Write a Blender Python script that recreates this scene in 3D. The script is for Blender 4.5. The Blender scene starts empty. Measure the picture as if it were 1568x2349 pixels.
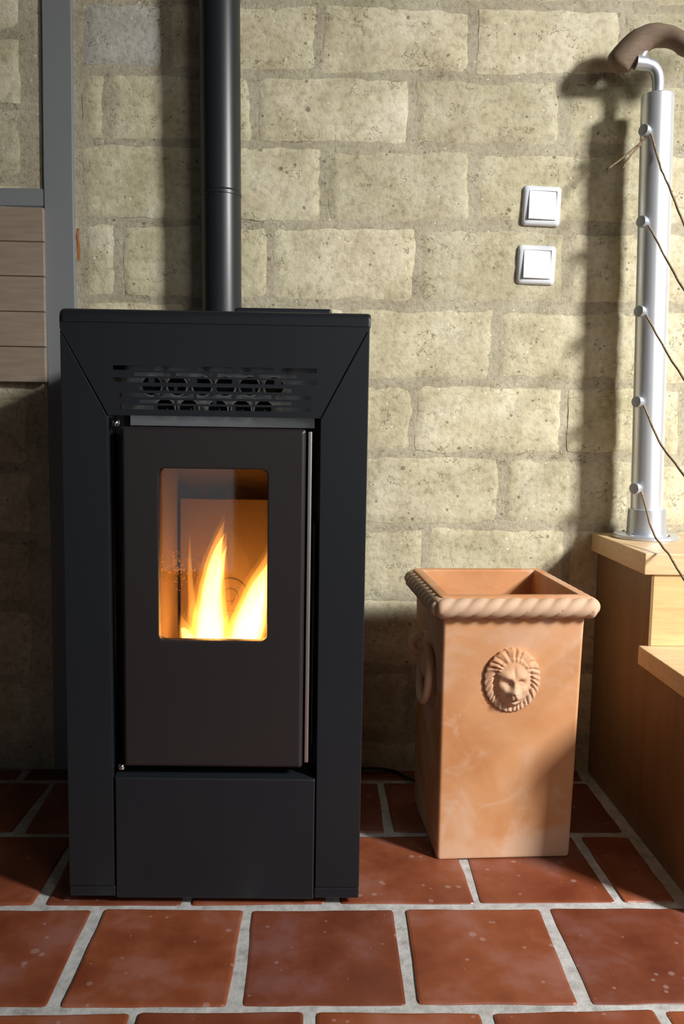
import bpy, bmesh, math, random
from mathutils import Vector, Matrix, noise

C = bpy.context.scene.collection
SC = bpy.context.scene
random.seed(7)

# ------------------------------------------------------------------ camera
YAW, PITCH, ROLL, FPX = 0.034131, 0.101018, -0.016241, 1962.72
fw = Vector((math.sin(YAW)*math.cos(PITCH), math.cos(YAW)*math.cos(PITCH), -math.sin(PITCH)))
rt0 = Vector((math.cos(YAW), -math.sin(YAW), 0))
dn0 = fw.cross(rt0)
rt = rt0*math.cos(ROLL) + dn0*math.sin(ROLL)
dn = dn0*math.cos(ROLL) - rt0*math.sin(ROLL)
cd = bpy.data.cameras.new('camera')
cd.sensor_fit = 'HORIZONTAL'; cd.sensor_width = 36.0; cd.lens = 36.0*FPX/1568.0
cd.clip_start = 0.02; cd.clip_end = 60
cam = bpy.data.objects.new('camera', cd); C.objects.link(cam)
m = Matrix.Identity(4)
for i, v in enumerate((rt, -dn, -fw)):
    for j in range(3): m[j][i] = v[j]
m[0][3], m[1][3], m[2][3] = 0.0, -1.84043, 0.76184
cam.matrix_world = m
SC.camera = cam

# ------------------------------------------------------------------ world, lights, exposure
SC.view_settings.view_transform = 'Standard'
SC.view_settings.look = 'None'
SC.view_settings.gamma = 1.0
SC.view_settings.use_curve_mapping = False
SC.view_settings.exposure = 0.0

w = bpy.data.worlds.new('sky'); SC.world = w; w.use_nodes = True
w.node_tree.nodes['Background'].inputs[0].default_value = (0.75, 0.87, 1.0, 1)
w.node_tree.nodes['Background'].inputs[1].default_value = 0.6

def area(name, loc, target, sx, sy, power, col):
    d = bpy.data.lights.new(name, 'AREA'); d.shape = 'RECTANGLE'; d.size = sx; d.size_y = sy
    d.energy = power; d.color = col
    o = bpy.data.objects.new(name, d); C.objects.link(o)
    o.location = loc
    o.rotation_euler = (Vector(target)-Vector(loc)).to_track_quat('-Z', 'Y').to_euler()
    return o
# daylight of the two windows of the room (both out of frame, to the right of the viewer)
area('sky_beyond_window', (3.10, -2.98, 2.82), (0.0, -2.98, 2.82), 1.25, 1.3, 1600, (1.0, 0.995, 0.975))
area('window_daylight', (1.65, -3.36, 1.55), (1.0, 0.0, 0.9), 0.9, 1.2, 15, (1.0, 0.95, 0.87))
area('reflection_lamp', (-0.72, -3.40, 1.01), (-0.72, 0.0, 1.01), 0.44, 1.96, 0.40, (0.84, 0.92, 1.0))  # added lamp: an unseen pale shape for the stove glass and steel to mirror

# ------------------------------------------------------------------ material helpers
def mat(name):
    mt = bpy.data.materials.new(name); mt.use_nodes = True
    nt = mt.node_tree; b = nt.nodes['Principled BSDF']
    return mt, nt, b
def N(nt, t, **kw):
    n = nt.nodes.new(t)
    for k, v in kw.items():
        if k in n.inputs.keys(): n.inputs[k].default_value = v
        else: setattr(n, k, v)
    return n
def L(nt, a, b): nt.links.new(a, b)
def simple(name, col, rough=0.5, metal=0.0, spec=0.5, bump=0.0, bscale=200.0):
    mt, nt, b = mat(name)
    b.inputs['Base Color'].default_value = (*col, 1); b.inputs['Roughness'].default_value = rough
    b.inputs['Metallic'].default_value = metal; b.inputs['Specular IOR Level'].default_value = spec
    if bump:
        tc = N(nt, 'ShaderNodeTexCoord'); n = N(nt, 'ShaderNodeTexNoise', Scale=bscale, Detail=4.0)
        L(nt, tc.outputs['Object'], n.inputs['Vector'])
        bp = N(nt, 'ShaderNodeBump', Strength=bump, Distance=0.002)
        L(nt, n.outputs['Fac'], bp.inputs['Height']); L(nt, bp.outputs['Normal'], b.inputs['Normal'])
    return mt
def ramp(nt, src, stops):
    r = nt.nodes.new('ShaderNodeValToRGB'); e = r.color_ramp.elements
    while len(e) < len(stops): e.new(0.5)
    for i, (p, c) in enumerate(stops):
        e[i].position = p; e[i].color = (*c, 1) if len(c) == 3 else c
    L(nt, src, r.inputs['Fac']); return r
def mix(nt, fac, a, b, mode='MIX'):
    n = nt.nodes.new('ShaderNodeMix'); n.data_type = 'RGBA'; n.blend_type = mode
    for sock, v in ((n.inputs[0], fac), (n.inputs[6], a), (n.inputs[7], b)):
        if isinstance(v, (int, float)): sock.default_value = v
        elif isinstance(v, tuple): sock.default_value = (*v, 1)
        else: L(nt, v, sock)
    return n.outputs[2]
def scaled(nt, vec, sc, rot=(0, 0, 0)):
    mp = N(nt, 'ShaderNodeMapping'); mp.inputs['Scale'].default_value = sc; mp.inputs['Rotation'].default_value = rot
    L(nt, vec, mp.inputs['Vector']); return mp.outputs['Vector']

def earth(name, base, dark, light, grain=1.0, rand=0.18, rough_amt=1.0):
    """unfired earth / soft stone: mottled, pitted, with straw flecks and fine cracks"""
    mt, nt, b = mat(name)
    tc = N(nt, 'ShaderNodeTexCoord'); P = tc.outputs['Object']
    n1 = N(nt, 'ShaderNodeTexNoise', Scale=9.0, Detail=6.0, Roughness=0.62); L(nt, P, n1.inputs['Vector'])
    col = ramp(nt, n1.outputs['Fac'], [(0.30, dark), (0.50, base), (0.70, light)]).outputs['Color']
    n2 = N(nt, 'ShaderNodeTexNoise', Scale=75.0*grain, Detail=5.0, Roughness=0.7); L(nt, P, n2.inputs['Vector'])
    g = ramp(nt, n2.outputs['Fac'], [(0.28, (0.60, 0.57, 0.50)), (0.5, (1, 1, 1)), (0.7, (1.15, 1.14, 1.11))]).outputs['Color']
    col = mix(nt, 0.85, col, g, 'MULTIPLY')
    oi = N(nt, 'ShaderNodeObjectInfo')
    tint = ramp(nt, oi.outputs['Random'], [(0.0, (1-rand, 1-rand*0.95, 1-rand*1.05)), (0.5, (1, 1, 0.97)), (1.0, (1+rand*0.45, 1+rand*0.45, 1+rand*0.5))]).outputs['Color']
    col = mix(nt, 1.0, col, tint, 'MULTIPLY')
    # brownish stains
    n3 = N(nt, 'ShaderNodeTexNoise', Scale=16.0, Detail=7.0, Roughness=0.7); L(nt, P, n3.inputs['Vector'])
    st = ramp(nt, n3.outputs['Fac'], [(0.56, (0, 0, 0)), (0.74, (1, 1, 1))]).outputs['Color']
    stf = N(nt, 'ShaderNodeMath', operation='MULTIPLY'); stf.inputs[1].default_value = 0.32; L(nt, st, stf.inputs[0])
    col = mix(nt, stf.outputs[0], col, tuple(c*0.62 for c in (base[0], base[1]*0.88, base[2]*0.75)))
    # pits
    v1 = N(nt, 'ShaderNodeTexVoronoi', Scale=46.0*grain); L(nt, P, v1.inputs['Vector'])
    n4 = N(nt, 'ShaderNodeTexNoise', Scale=26.0, Detail=3.0); L(nt, P, n4.inputs['Vector'])
    th = N(nt, 'ShaderNodeMath', operation='MULTIPLY_ADD'); th.inputs[1].default_value = 1.1; th.inputs[2].default_value = -0.52
    L(nt, n4.outputs['Fac'], th.inputs[0])
    pit = N(nt, 'ShaderNodeMath', operation='LESS_THAN'); L(nt, v1.outputs['Distance'], pit.inputs[0]); L(nt, th.outputs[0], pit.inputs[1])
    # cracks
    n5 = N(nt, 'ShaderNodeTexNoise', Scale=13.0, Detail=5.0, Roughness=0.6); L(nt, P, n5.inputs['Vector'])
    s5 = N(nt, 'ShaderNodeMath', operation='SUBTRACT'); s5.inputs[1].default_value = 0.5; L(nt, n5.outputs['Fac'], s5.inputs[0])
    a5 = N(nt, 'ShaderNodeMath', operation='ABSOLUTE'); L(nt, s5.outputs[0], a5.inputs[0])
    l5 = N(nt, 'ShaderNodeMath', operation='LESS_THAN'); l5.inputs[1].default_value = 0.0048; L(nt, a5.outputs[0], l5.inputs[0])
    n6 = N(nt, 'ShaderNodeTexNoise', Scale=11.0, Detail=1.0); L(nt, scaled(nt, P, (1, 1, 1.7), (0.3, 0.2, 0.9)), n6.inputs['Vector'])
    g6 = N(nt, 'ShaderNodeMath', operation='GREATER_THAN'); g6.inputs[1].default_value = 0.56; L(nt, n6.outputs['Fac'], g6.inputs[0])
    cr = N(nt, 'ShaderNodeMath', operation='MULTIPLY'); L(nt, l5.outputs[0], cr.inputs[0]); L(nt, g6.outputs[0], cr.inputs[1])
    dk = N(nt, 'ShaderNodeMath', operation='MAXIMUM'); L(nt, pit.outputs[0], dk.inputs[0]); L(nt, cr.outputs[0], dk.inputs[1])
    dkf = N(nt, 'ShaderNodeMath', operation='MULTIPLY'); dkf.inputs[1].default_value = 0.62; L(nt, dk.outputs[0], dkf.inputs[0])
    col = mix(nt, dkf.outputs[0], col, (0.10, 0.085, 0.05))
    # straw flecks, two directions, and white specks
    for k, (rot, c, thr) in enumerate((((0.2, 0.6, 0.1), (0.62, 0.40, 0.14), 0.055), ((0.1, -0.9, 0.3), (0.55, 0.45, 0.22), 0.05))):
        v = N(nt, 'ShaderNodeTexVoronoi', Scale=17.0); L(nt, scaled(nt, P, (6, 3, 0.9), rot), v.inputs['Vector'])
        lt = N(nt, 'ShaderNodeMath', operation='LESS_THAN'); lt.inputs[1].default_value = thr; L(nt, v.outputs['Distance'], lt.inputs[0])
        lf = N(nt, 'ShaderNodeMath', operation='MULTIPLY'); lf.inputs[1].default_value = 0.55; L(nt, lt.outputs[0], lf.inputs[0])
        col = mix(nt, lf.outputs[0], col, c)
    v2 = N(nt, 'ShaderNodeTexVoronoi', Scale=33.0); L(nt, P, v2.inputs['Vector'])
    lt = N(nt, 'ShaderNodeMath', operation='LESS_THAN'); lt.inputs[1].default_value = 0.085; L(nt, v2.outputs['Distance'], lt.inputs[0])
    lf = N(nt, 'ShaderNodeMath', operation='MULTIPLY'); lf.inputs[1].default_value = 0.5; L(nt, lt.outputs[0], lf.inputs[0])
    col = mix(nt, lf.outputs[0], col, (0.8, 0.78, 0.7))
    L(nt, col, b.inputs['Base Color'])
    b.inputs['Roughness'].default_value = 0.95; b.inputs['Specular IOR Level'].default_value = 0.15
    hh = N(nt, 'ShaderNodeMath', operation='MULTIPLY_ADD'); hh.inputs[1].default_value = -0.8; L(nt, dk.outputs[0], hh.inputs[0]); L(nt, n2.outputs['Fac'], hh.inputs[2])
    bp = N(nt, 'ShaderNodeBump', Strength=0.5*rough_amt, Distance=0.005); L(nt, hh.outputs[0], bp.inputs['Height'])
    L(nt, bp.outputs['Normal'], b.inputs['Normal'])
    return mt

def wood(name, light, dark, axis='X', scale=1.0, rough=0.5, bump=0.15, rings=9.0):
    mt, nt, b = mat(name)
    tc = N(nt, 'ShaderNodeTexCoord'); oi = N(nt, 'ShaderNodeObjectInfo')
    ad = N(nt, 'ShaderNodeVectorMath', operation='ADD'); L(nt, tc.outputs['Object'], ad.inputs[0])
    rv = N(nt, 'ShaderNodeCombineXYZ')
    for i in range(3):
        q = N(nt, 'ShaderNodeMath', operation='MULTIPLY'); q.inputs[1].default_value = (3.1, 7.3, 5.7)[i]
        L(nt, oi.outputs['Random'], q.inputs[0]); L(nt, q.outputs[0], rv.inputs[i])
    L(nt, rv.outputs[0], ad.inputs[1])
    s = {'X': (0.12, 1, 1), 'Y': (1, 0.12, 1), 'Z': (1, 1, 0.12)}[axis]
    P = scaled(nt, ad.outputs[0], tuple(k*scale for k in s))
    n0 = N(nt, 'ShaderNodeTexNoise', Scale=4.0, Detail=2.0); L(nt, P, n0.inputs['Vector'])
    mu = N(nt, 'ShaderNodeMath', operation='MULTIPLY'); mu.inputs[1].default_value = rings; L(nt, n0.outputs['Fac'], mu.inputs[0])
    fr = N(nt, 'ShaderNodeMath', operation='PINGPONG'); fr.inputs[1].default_value = 0.5; L(nt, mu.outputs[0], fr.inputs[0])
    md = tuple((a*2+c)/3 for a, c in zip(light, dark))
    col = ramp(nt, fr.outputs[0], [(0.0, light), (0.62, md), (1.0, dark)]).outputs['Color']
    n1 = N(nt, 'ShaderNodeTexNoise', Scale=120.0, Detail=3.0); L(nt, P, n1.inputs['Vector'])
    g = ramp(nt, n1.outputs['Fac'], [(0.3, (0.82, 0.8, 0.76)), (0.7, (1.08, 1.08, 1.08))]).outputs['Color']
    col = mix(nt, 0.8, col, g, 'MULTIPLY')
    L(nt, col, b.inputs['Base Color']); b.inputs['Roughness'].default_value = rough
    bp = N(nt, 'ShaderNodeBump', Strength=bump, Distance=0.001); L(nt, n1.outputs['Fac'], bp.inputs['Height']); L(nt, bp.outputs['Normal'], b.inputs['Normal'])
    return mt

# ------------------------------------------------------------------ materials
M_BRICK = earth('earth_brick', (0.57, 0.512, 0.36), (0.43, 0.378, 0.25), (0.68, 0.63, 0.485))
M_GREYBRICK = earth('grey_brick', (0.50, 0.48, 0.43), (0.40, 0.38, 0.34), (0.62, 0.60, 0.55), 1.3)
M_MORTAR = earth('earth_mortar', (0.43, 0.385, 0.285), (0.33, 0.29, 0.205), (0.53, 0.48, 0.37), 1.2, 0.0, 1.2)
M_GREYPAINT = simple('grey_paint', (0.185, 0.195, 0.20), 0.7, bump=0.12, bscale=60)
M_PLASTER = simple('room_plaster', (0.085, 0.078, 0.068), 0.9)
M_DARKWALL = simple('dark_side_wall', (0.035, 0.03, 0.025), 0.9)
M_OAK = wood('pale_oak', (0.31, 0.245, 0.185), (0.235, 0.18, 0.13), 'X', 1.0, 0.55, 0.1, 7)
M_PINE = wood('pine', (0.62, 0.44, 0.21), (0.43, 0.235, 0.08), 'X', 1.3, 0.42, 0.08, 13)
M_PINETREAD = wood('pine_tread', (0.66, 0.47, 0.27), (0.50, 0.32, 0.15), 'X', 1.0, 0.45, 0.1, 6)
M_PINESHADED = wood('shaded_pine', (0.24, 0.135, 0.06), (0.13, 0.06, 0.025), 'Z', 0.9, 0.45, 0.1, 7)  # the same pine, darkened: the side board's shade is in its colour
M_DRIFT = wood('driftwood', (0.20, 0.14, 0.095), (0.11, 0.072, 0.047), 'X', 2.0, 0.75, 0.35, 8)
M_BLACK = simple('black_stove_paint', (0.0105, 0.0130, 0.0165), 0.42, 0.0, 0.5, 0.04, 900)
M_BLACKDEEP = simple('black_inner_metal', (0.006, 0.006, 0.007), 0.6)
M_DOOR = simple('black_door_paint', (0.021, 0.0175, 0.0175), 0.40, 0.0, 0.5, 0.04, 900)
M_PIPE = simple('black_flue_enamel', (0.015, 0.0185, 0.022), 0.36, 0.0, 0.5, 0.05, 700)
M_STEEL = simple('bare_steel', (0.70, 0.68, 0.65), 0.40, 1.0)
M_CHROME = simple('chrome', (0.75, 0.75, 0.76), 0.12, 1.0)
M_ALU = simple('satin_aluminium', (0.84, 0.87, 0.91), 0.36, 0.72)
M_ALUMATT = simple('cast_aluminium', (0.60, 0.64, 0.70), 0.42, 0.8)
M_WHITE = simple('white_plastic', (0.70, 0.725, 0.765), 0.32)
M_CABLE = simple('black_rubber', (0.012, 0.012, 0.012), 0.5)
M_VERM = simple('vermiculite', (0.15, 0.092, 0.05), 0.9, bump=0.5, bscale=90)
M_SHARD = simple('orange_shard', (0.36, 0.13, 0.05), 0.9, bump=0.5, bscale=120)

def terracotta():
    mt, nt, b = mat('terracotta')
    tc = N(nt, 'ShaderNodeTexCoord'); P = tc.outputs['Object']
    n1 = N(nt, 'ShaderNodeTexNoise', Scale=5.5, Detail=5.0, Roughness=0.55, Distortion=0.6); L(nt, P, n1.inputs['Vector'])
    col = ramp(nt, n1.outputs['Fac'], [(0.36, (0.50, 0.215, 0.085)), (0.50, (0.56, 0.275, 0.125)), (0.58, (0.585, 0.34, 0.205))]).outputs['Color']
    n2 = N(nt, 'ShaderNodeTexNoise', Scale=14.0, Detail=6.0, Roughness=0.65, Distortion=1.0); L(nt, P, n2.inputs['Vector'])
    f = ramp(nt, n2.outputs['Fac'], [(0.56, (0, 0, 0)), (0.70, (0.55, 0.55, 0.55))]).outputs['Color']
    col = mix(nt, f, col, (0.60, 0.40, 0.28))
    # lime bloom near the foot (a tide mark of the clay)
    sp = N(nt, 'ShaderNodeSeparateXYZ'); L(nt, P, sp.inputs[0])
    n3 = N(nt, 'ShaderNodeTexNoise', Scale=11.0, Detail=6.0, Roughness=0.6); L(nt, P, n3.inputs['Vector'])
    md = N(nt, 'ShaderNodeMath', operation='MULTIPLY_ADD'); md.inputs[1].default_value = -6.0; md.inputs[2].default_value = 0.62; L(nt, sp.outputs['Z'], md.inputs[0])
    sm = N(nt, 'ShaderNodeMath', operation='ADD'); L(nt, md.outputs[0], sm.inputs[0]); L(nt, n3.outputs['Fac'], sm.inputs[1])
    f3 = ramp(nt, sm.outputs[0], [(0.78, (0, 0, 0)), (0.98, (0.5, 0.5, 0.5))]).outputs['Color']
    col = mix(nt, f3, col, (0.60, 0.41, 0.285))
    L(nt, col, b.inputs['Base Color']); b.inputs['Roughness'].default_value = 0.72; b.inputs['Specular IOR Level'].default_value = 0.3
    n4 = N(nt, 'ShaderNodeTexNoise', Scale=60.0, Detail=4.0); L(nt, scaled(nt, P, (0.3, 0.3, 1)), n4.inputs['Vector'])
    bp = N(nt, 'ShaderNodeBump', Strength=0.12, Distance=0.002); L(nt, n4.outputs['Fac'], bp.inputs['Height']); L(nt, bp.outputs['Normal'], b.inputs['Normal'])
    return mt
M_TERRA = terracotta()
M_TERRAPALE = simple('pale_terracotta', (0.53, 0.345, 0.225), 0.75, bump=0.15, bscale=50)

def tile_mat():
    mt, nt, b = mat('red_floor_tile')
    tc = N(nt, 'ShaderNodeTexCoord'); P = tc.outputs['Object']; oi = N(nt, 'ShaderNodeObjectInfo')
    n1 = N(nt, 'ShaderNodeTexNoise', Scale=9.0, Detail=5.0, Roughness=0.6); L(nt, P, n1.inputs['Vector'])
    col = ramp(nt, n1.outputs['Fac'], [(0.34, (0.15, 0.036, 0.016)), (0.5, (0.20, 0.055, 0.024)), (0.64, (0.235, 0.09, 0.065))]).outputs['Color']
    t = ramp(nt, oi.outputs['Random'], [(0, (0.74, 0.70, 0.74)), (0.5, (1, 0.97, 0.95)), (1, (1.28, 1.25, 1.05))]).outputs['Color']
    col = mix(nt, 1.0, col, t, 'MULTIPLY')
    v = N(nt, 'ShaderNodeTexVoronoi', Scale=42.0); L(nt, P, v.inputs['Vector'])
    n2 = N(nt, 'ShaderNodeTexNoise', Scale=17.0, Detail=2.0); L(nt, P, n2.inputs['Vector'])
    th = N(nt, 'ShaderNodeMath', operation='MULTIPLY_ADD'); th.inputs[1].default_value = 0.9; th.inputs[2].default_value = -0.36; L(nt, n2.outputs['Fac'], th.inputs[0])
    lt = N(nt, 'ShaderNodeMath', operation='LESS_THAN'); L(nt, v.outputs['Distance'], lt.inputs[0]); L(nt, th.outputs[0], lt.inputs[1])
    lf = N(nt, 'ShaderNodeMath', operation='MULTIPLY'); lf.inputs[1].default_value = 0.28; L(nt, lt.outputs[0], lf.inputs[0])
    col = mix(nt, lf.outputs[0], col, (0.45, 0.34, 0.32))
    L(nt, col, b.inputs['Base Color'])
    r = ramp(nt, n1.outputs['Fac'], [(0.3, (0.36, 0.36, 0.36)), (0.7, (0.52, 0.52, 0.52))]).outputs['Color']
    L(nt, r, b.inputs['Roughness']); b.inputs['Specular IOR Level'].default_value = 0.5
    n4 = N(nt, 'ShaderNodeTexNoise', Scale=22.0, Detail=5.0); L(nt, P, n4.inputs['Vector'])
    bp = N(nt, 'ShaderNodeBump', Strength=0.16, Distance=0.004); L(nt, n4.outputs['Fac'], bp.inputs['Height']); L(nt, bp.outputs['Normal'], b.inputs['Normal'])
    return mt
M_TILE = tile_mat()
def grout_mat():
    mt, nt, b = mat('pale_grout')
    tc = N(nt, 'ShaderNodeTexCoord'); P = tc.outputs['Object']
    n1 = N(nt, 'ShaderNodeTexNoise', Scale=40.0, Detail=6.0, Roughness=0.7); L(nt, P, n1.inputs['Vector'])
    c = ramp(nt, n1.outputs['Fac'], [(0.32, (0.28, 0.27, 0.25)), (0.5, (0.42, 0.415, 0.40)), (0.68, (0.52, 0.515, 0.505))]).outputs['Color']
    L(nt, c, b.inputs['Base Color']); b.inputs['Roughness'].default_value = 0.9
    bp = N(nt, 'ShaderNodeBump', Strength=0.6, Distance=0.004); L(nt, n1.outputs['Fac'], bp.inputs['Height']); L(nt, bp.outputs['Normal'], b.inputs['Normal'])
    return mt
M_GROUT = grout_mat()
def twine_mat():
    mt, nt, b = mat('jute_twine')
    tc = N(nt, 'ShaderNodeTexCoord')
    n1 = N(nt, 'ShaderNodeTexNoise', Scale=260.0, Detail=2.0); L(nt, tc.outputs['Object'], n1.inputs['Vector'])
    c = ramp(nt, n1.outputs['Fac'], [(0.35, (0.15, 0.10, 0.055)), (0.65, (0.36, 0.26, 0.15))]).outputs['Color']
    L(nt, c, b.inputs['Base Color']); b.inputs['Roughness'].default_value = 0.95
    return mt
M_TWINE = twine_mat()
def glass_mat():
    mt, nt, b = mat('stove_glass'); nt.nodes.remove(b); out = nt.nodes['Material Output']
    tr = N(nt, 'ShaderNodeBsdfTransparent'); tr.inputs[0].default_value = (0.95, 0.90, 0.83, 1)
    gl = N(nt, 'ShaderNodeBsdfGlossy', Roughness=0.03)
    fr = N(nt, 'ShaderNodeFresnel', IOR=1.5); m1 = N(nt, 'ShaderNodeMixShader')
    L(nt, fr.outputs[0], m1.inputs[0]); L(nt, tr.outputs[0], m1.inputs[1]); L(nt, gl.outputs[0], m1.inputs[2])
    # specks of ash
    tc = N(nt, 'ShaderNodeTexCoord'); v = N(nt, 'ShaderNodeTexVoronoi', Scale=260.0); L(nt, tc.outputs['Object'], v.inputs['Vector'])
    n2 = N(nt, 'ShaderNodeTexNoise', Scale=16.0, Detail=2.0); L(nt, tc.outputs['Object'], n2.inputs['Vector'])
    th = N(nt, 'ShaderNodeMath', operation='MULTIPLY_ADD'); th.inputs[1].default_value = 1.2; th.inputs[2].default_value = -0.52; L(nt, n2.outputs['Fac'], th.inputs[0])
    lt = N(nt, 'ShaderNodeMath', operation='LESS_THAN'); L(nt, v.outputs['Distance'], lt.inputs[0]); L(nt, th.outputs[0], lt.inputs[1])
    lf = N(nt, 'ShaderNodeMath', operation='MULTIPLY'); lf.inputs[1].default_value = 0.35; L(nt, lt.outputs[0], lf.inputs[0])
    tl = N(nt, 'ShaderNodeBsdfTranslucent'); tl.inputs[0].default_value = (0.7, 0.5, 0.3, 1)
    m2 = N(nt, 'ShaderNodeMixShader'); L(nt, lf.outputs[0], m2.inputs[0]); L(nt, m1.outputs[0], m2.inputs[1]); L(nt, tl.outputs[0], m2.inputs[2])
    L(nt, m2.outputs[0], out.inputs['Surface'])
    return mt
M_GLASS = glass_mat()
def flame_mat(name, col, strength):
    mt, nt, b = mat(name); nt.nodes.remove(b); out = nt.nodes['Material Output']
    e = N(nt, 'ShaderNodeEmission', Strength=strength); e.inputs[0].default_value = (*col, 1)
    L(nt, e.outputs[0], out.inputs['Volume']); return mt
M_FLAME = flame_mat('flame_bright', (1.0, 0.52, 0.13), 260)
M_FLAMEHAZE = flame_mat('flame_haze', (1.0, 0.40, 0.07), 1.6)
M_FLAMESKIN = flame_mat('flame_skin', (1.0, 0.36, 0.05), 11)
M_FLAMESOFT = flame_mat('flame_soft', (1.0, 0.42, 0.07), 55)
M_EMBER = simple('glowing_pellets', (0.2, 0.05, 0.02), 0.9)
_b = M_EMBER.node_tree.nodes['Principled BSDF']; _b.inputs['Emission Color'].default_value = (1, 0.35, 0.06, 1); _b.inputs['Emission Strength'].default_value = 5.0

# ------------------------------------------------------------------ mesh helpers
def obj(name, bm, mt, parent=None, smooth=False, angle=None):
    me = bpy.data.meshes.new(name)
    bmesh.ops.recalc_face_normals(bm, faces=bm.faces[:])
    bm.to_mesh(me); bm.free()
    for x in (mt if isinstance(mt, (list, tuple)) else [mt]): me.materials.append(x)
    if smooth:
        for p in me.polygons: p.use_smooth = True
        if angle: me.set_sharp_from_angle(angle=math.radians(angle))
    o = bpy.data.objects.new(name, me); C.objects.link(o)
    if smooth and angle and angle <= 40:
        wn = o.modifiers.new('weighted_normal', 'WEIGHTED_NORMAL'); wn.keep_sharp = True; wn.mode = 'FACE_AREA'; wn.weight = 80
    if parent: o.parent = parent
    return o
def tag(o, label=None, cat=None, group=None, kind=None):
    if label: o['label'] = label
    if cat: o['category'] = cat
    if group: o['group'] = group
    if kind: o['kind'] = kind
    return o
def thing(name, label, cat, loc=(0, 0, 0), rz=0.0, group=None):
    o = bpy.data.objects.new(name, None); C.objects.link(o); o.empty_display_size = 0.05
    o.location = loc; o.rotation_euler = (0, 0, rz)
    return tag(o, label, cat, group)
def box(bm, x0, x1, y0, y1, z0, z1, bevel=0.0, seg=2):
    vs = [bm.verts.new((x, y, z)) for x in (x0, x1) for y in (y0, y1) for z in (z0, z1)]
    fs = [bm.faces.new([vs[i] for i in f]) for f in ((0, 1, 3, 2), (4, 6, 7, 5), (0, 4, 5, 1), (2, 3, 7, 6), (0, 2, 6, 4), (1, 5, 7, 3))]
    bmesh.ops.recalc_face_normals(bm, faces=fs)
    if bevel:
        es = list({e for f in fs for e in f.edges})
        bmesh.ops.bevel(bm, geom=es, offset=bevel, segments=seg, affect='EDGES', profile=0.5)
    return bm
def B(x0, x1, y0, y1, z0, z1, bevel=0.0, seg=2): return box(bmesh.new(), x0, x1, y0, y1, z0, z1, bevel, seg)
def prism(bm, poly, y0, y1, bevel=0.0):
    """polygon in x,z pushed along y"""
    a = [bm.verts.new((x, y0, z)) for x, z in poly]; b = [bm.verts.new((x, y1, z)) for x, z in poly]
    n = len(poly); fs = [bm.faces.new(a), bm.faces.new(b[::-1])]
    for i in range(n): fs.append(bm.faces.new((a[i], a[(i+1) % n], b[(i+1) % n], b[i])))
    bmesh.ops.recalc_face_normals(bm, faces=fs)
    if bevel:
        es = list({e for f in fs for e in f.edges})
        bmesh.ops.bevel(bm, geom=es, offset=bevel, segments=2, affect='EDGES', profile=0.5)
    return bm
def loft(bm, loops, cap0=True, cap1=True, closed=True, mi=None):
    rings = [[bm.verts.new(p) for p in lp] for lp in loops]
    n = len(rings[0])
    for k in range(len(rings)-1):
        for i in range(n if closed else n-1):
            f = bm.faces.new((rings[k][i], rings[k][(i+1) % n], rings[k+1][(i+1) % n], rings[k+1][i]))
            if mi: f.material_index = mi[k]
    if cap0: bm.faces.new(rings[0][::-1])
    if cap1: bm.faces.new(rings[-1])
    return rings
def tube(bm, pts, rad, seg=10, caps=True):
    pts = [Vector(p) for p in pts]; n = len(pts)
    rs = rad if isinstance(rad, (list, tuple)) else [rad]*n
    t = [(pts[min(i+1, n-1)]-pts[max(i-1, 0)]).normalized() for i in range(n)]
    u = t[0].orthogonal().normalized(); loops = []
    for i in range(n):
        u = (u - t[i]*u.dot(t[i])).normalized(); v = t[i].cross(u)
        loops.append([pts[i]+(u*math.cos(a)+v*math.sin(a))*rs[i] for a in (2*math.pi*k/seg for k in range(seg))])
    loft(bm, loops, caps, caps); return bm
def lathe(bm, prof, origin=(0, 0, 0), seg=32, axis=(0, 0, 1), caps=True, mi=None):
    ax = Vector(axis).normalized(); u = Vector((1, 0, 0)) if abs(ax.x) < 0.9 else Vector((0, 1, 0))
    u = (u-ax*u.dot(ax)).normalized(); v = ax.cross(u); o = Vector(origin)
    loft(bm, [[o+ax*h+(u*math.cos(a)+v*math.sin(a))*r for a in (2*math.pi*k/seg for k in range(seg))] for r, h in prof], caps, caps, mi=mi)
    return bm
def rrect(x0, x1, z0, z1, r, n=6):
    pts = []
    for cx, cz, a0 in ((x1-r, z1-r, 0), (x0+r, z1-r, 90), (x0+r, z0+r, 180), (x1-r, z0+r, 270)):
        for k in range(n+1):
            a = math.radians(a0+90*k/n); pts.append((cx+r*math.cos(a), cz+r*math.sin(a)))
    return pts
def torus(bm, R, r, origin, axis, nu=36, nv=12):
    ax = Vector(axis).normalized(); u = ax.orthogonal().normalized(); v = ax.cross(u); o = Vector(origin)
    g = [[bm.verts.new(o+(u*math.cos(a)+v*math.sin(a))*(R+r*math.cos(b))+ax*r*math.sin(b)) for b in (2*math.pi*j/nv for j in range(nv))] for a in (2*math.pi*i/nu for i in range(nu))]
    for i in range(nu):
        for j in range(nv): bm.faces.new((g[i][j], g[(i+1) % nu][j], g[(i+1) % nu][(j+1) % nv], g[i][(j+1) % nv]))
    return bm
def catmull(P, n=6):
    P = [Vector(p) for p in P]; out = []
    Q = [P[0]*2-P[1]]+P+[P[-1]*2-P[-2]]
    for i in range(1, len(Q)-2):
        a, b, c, d = Q[i-1:i+3]
        for k in range(n):
            t = k/n
            out.append(0.5*((2*b)+(c-a)*t+(2*a-5*b+4*c-d)*t*t+(3*b-a-3*c+d)*t**3))
    out.append(P[-1]); return out

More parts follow.
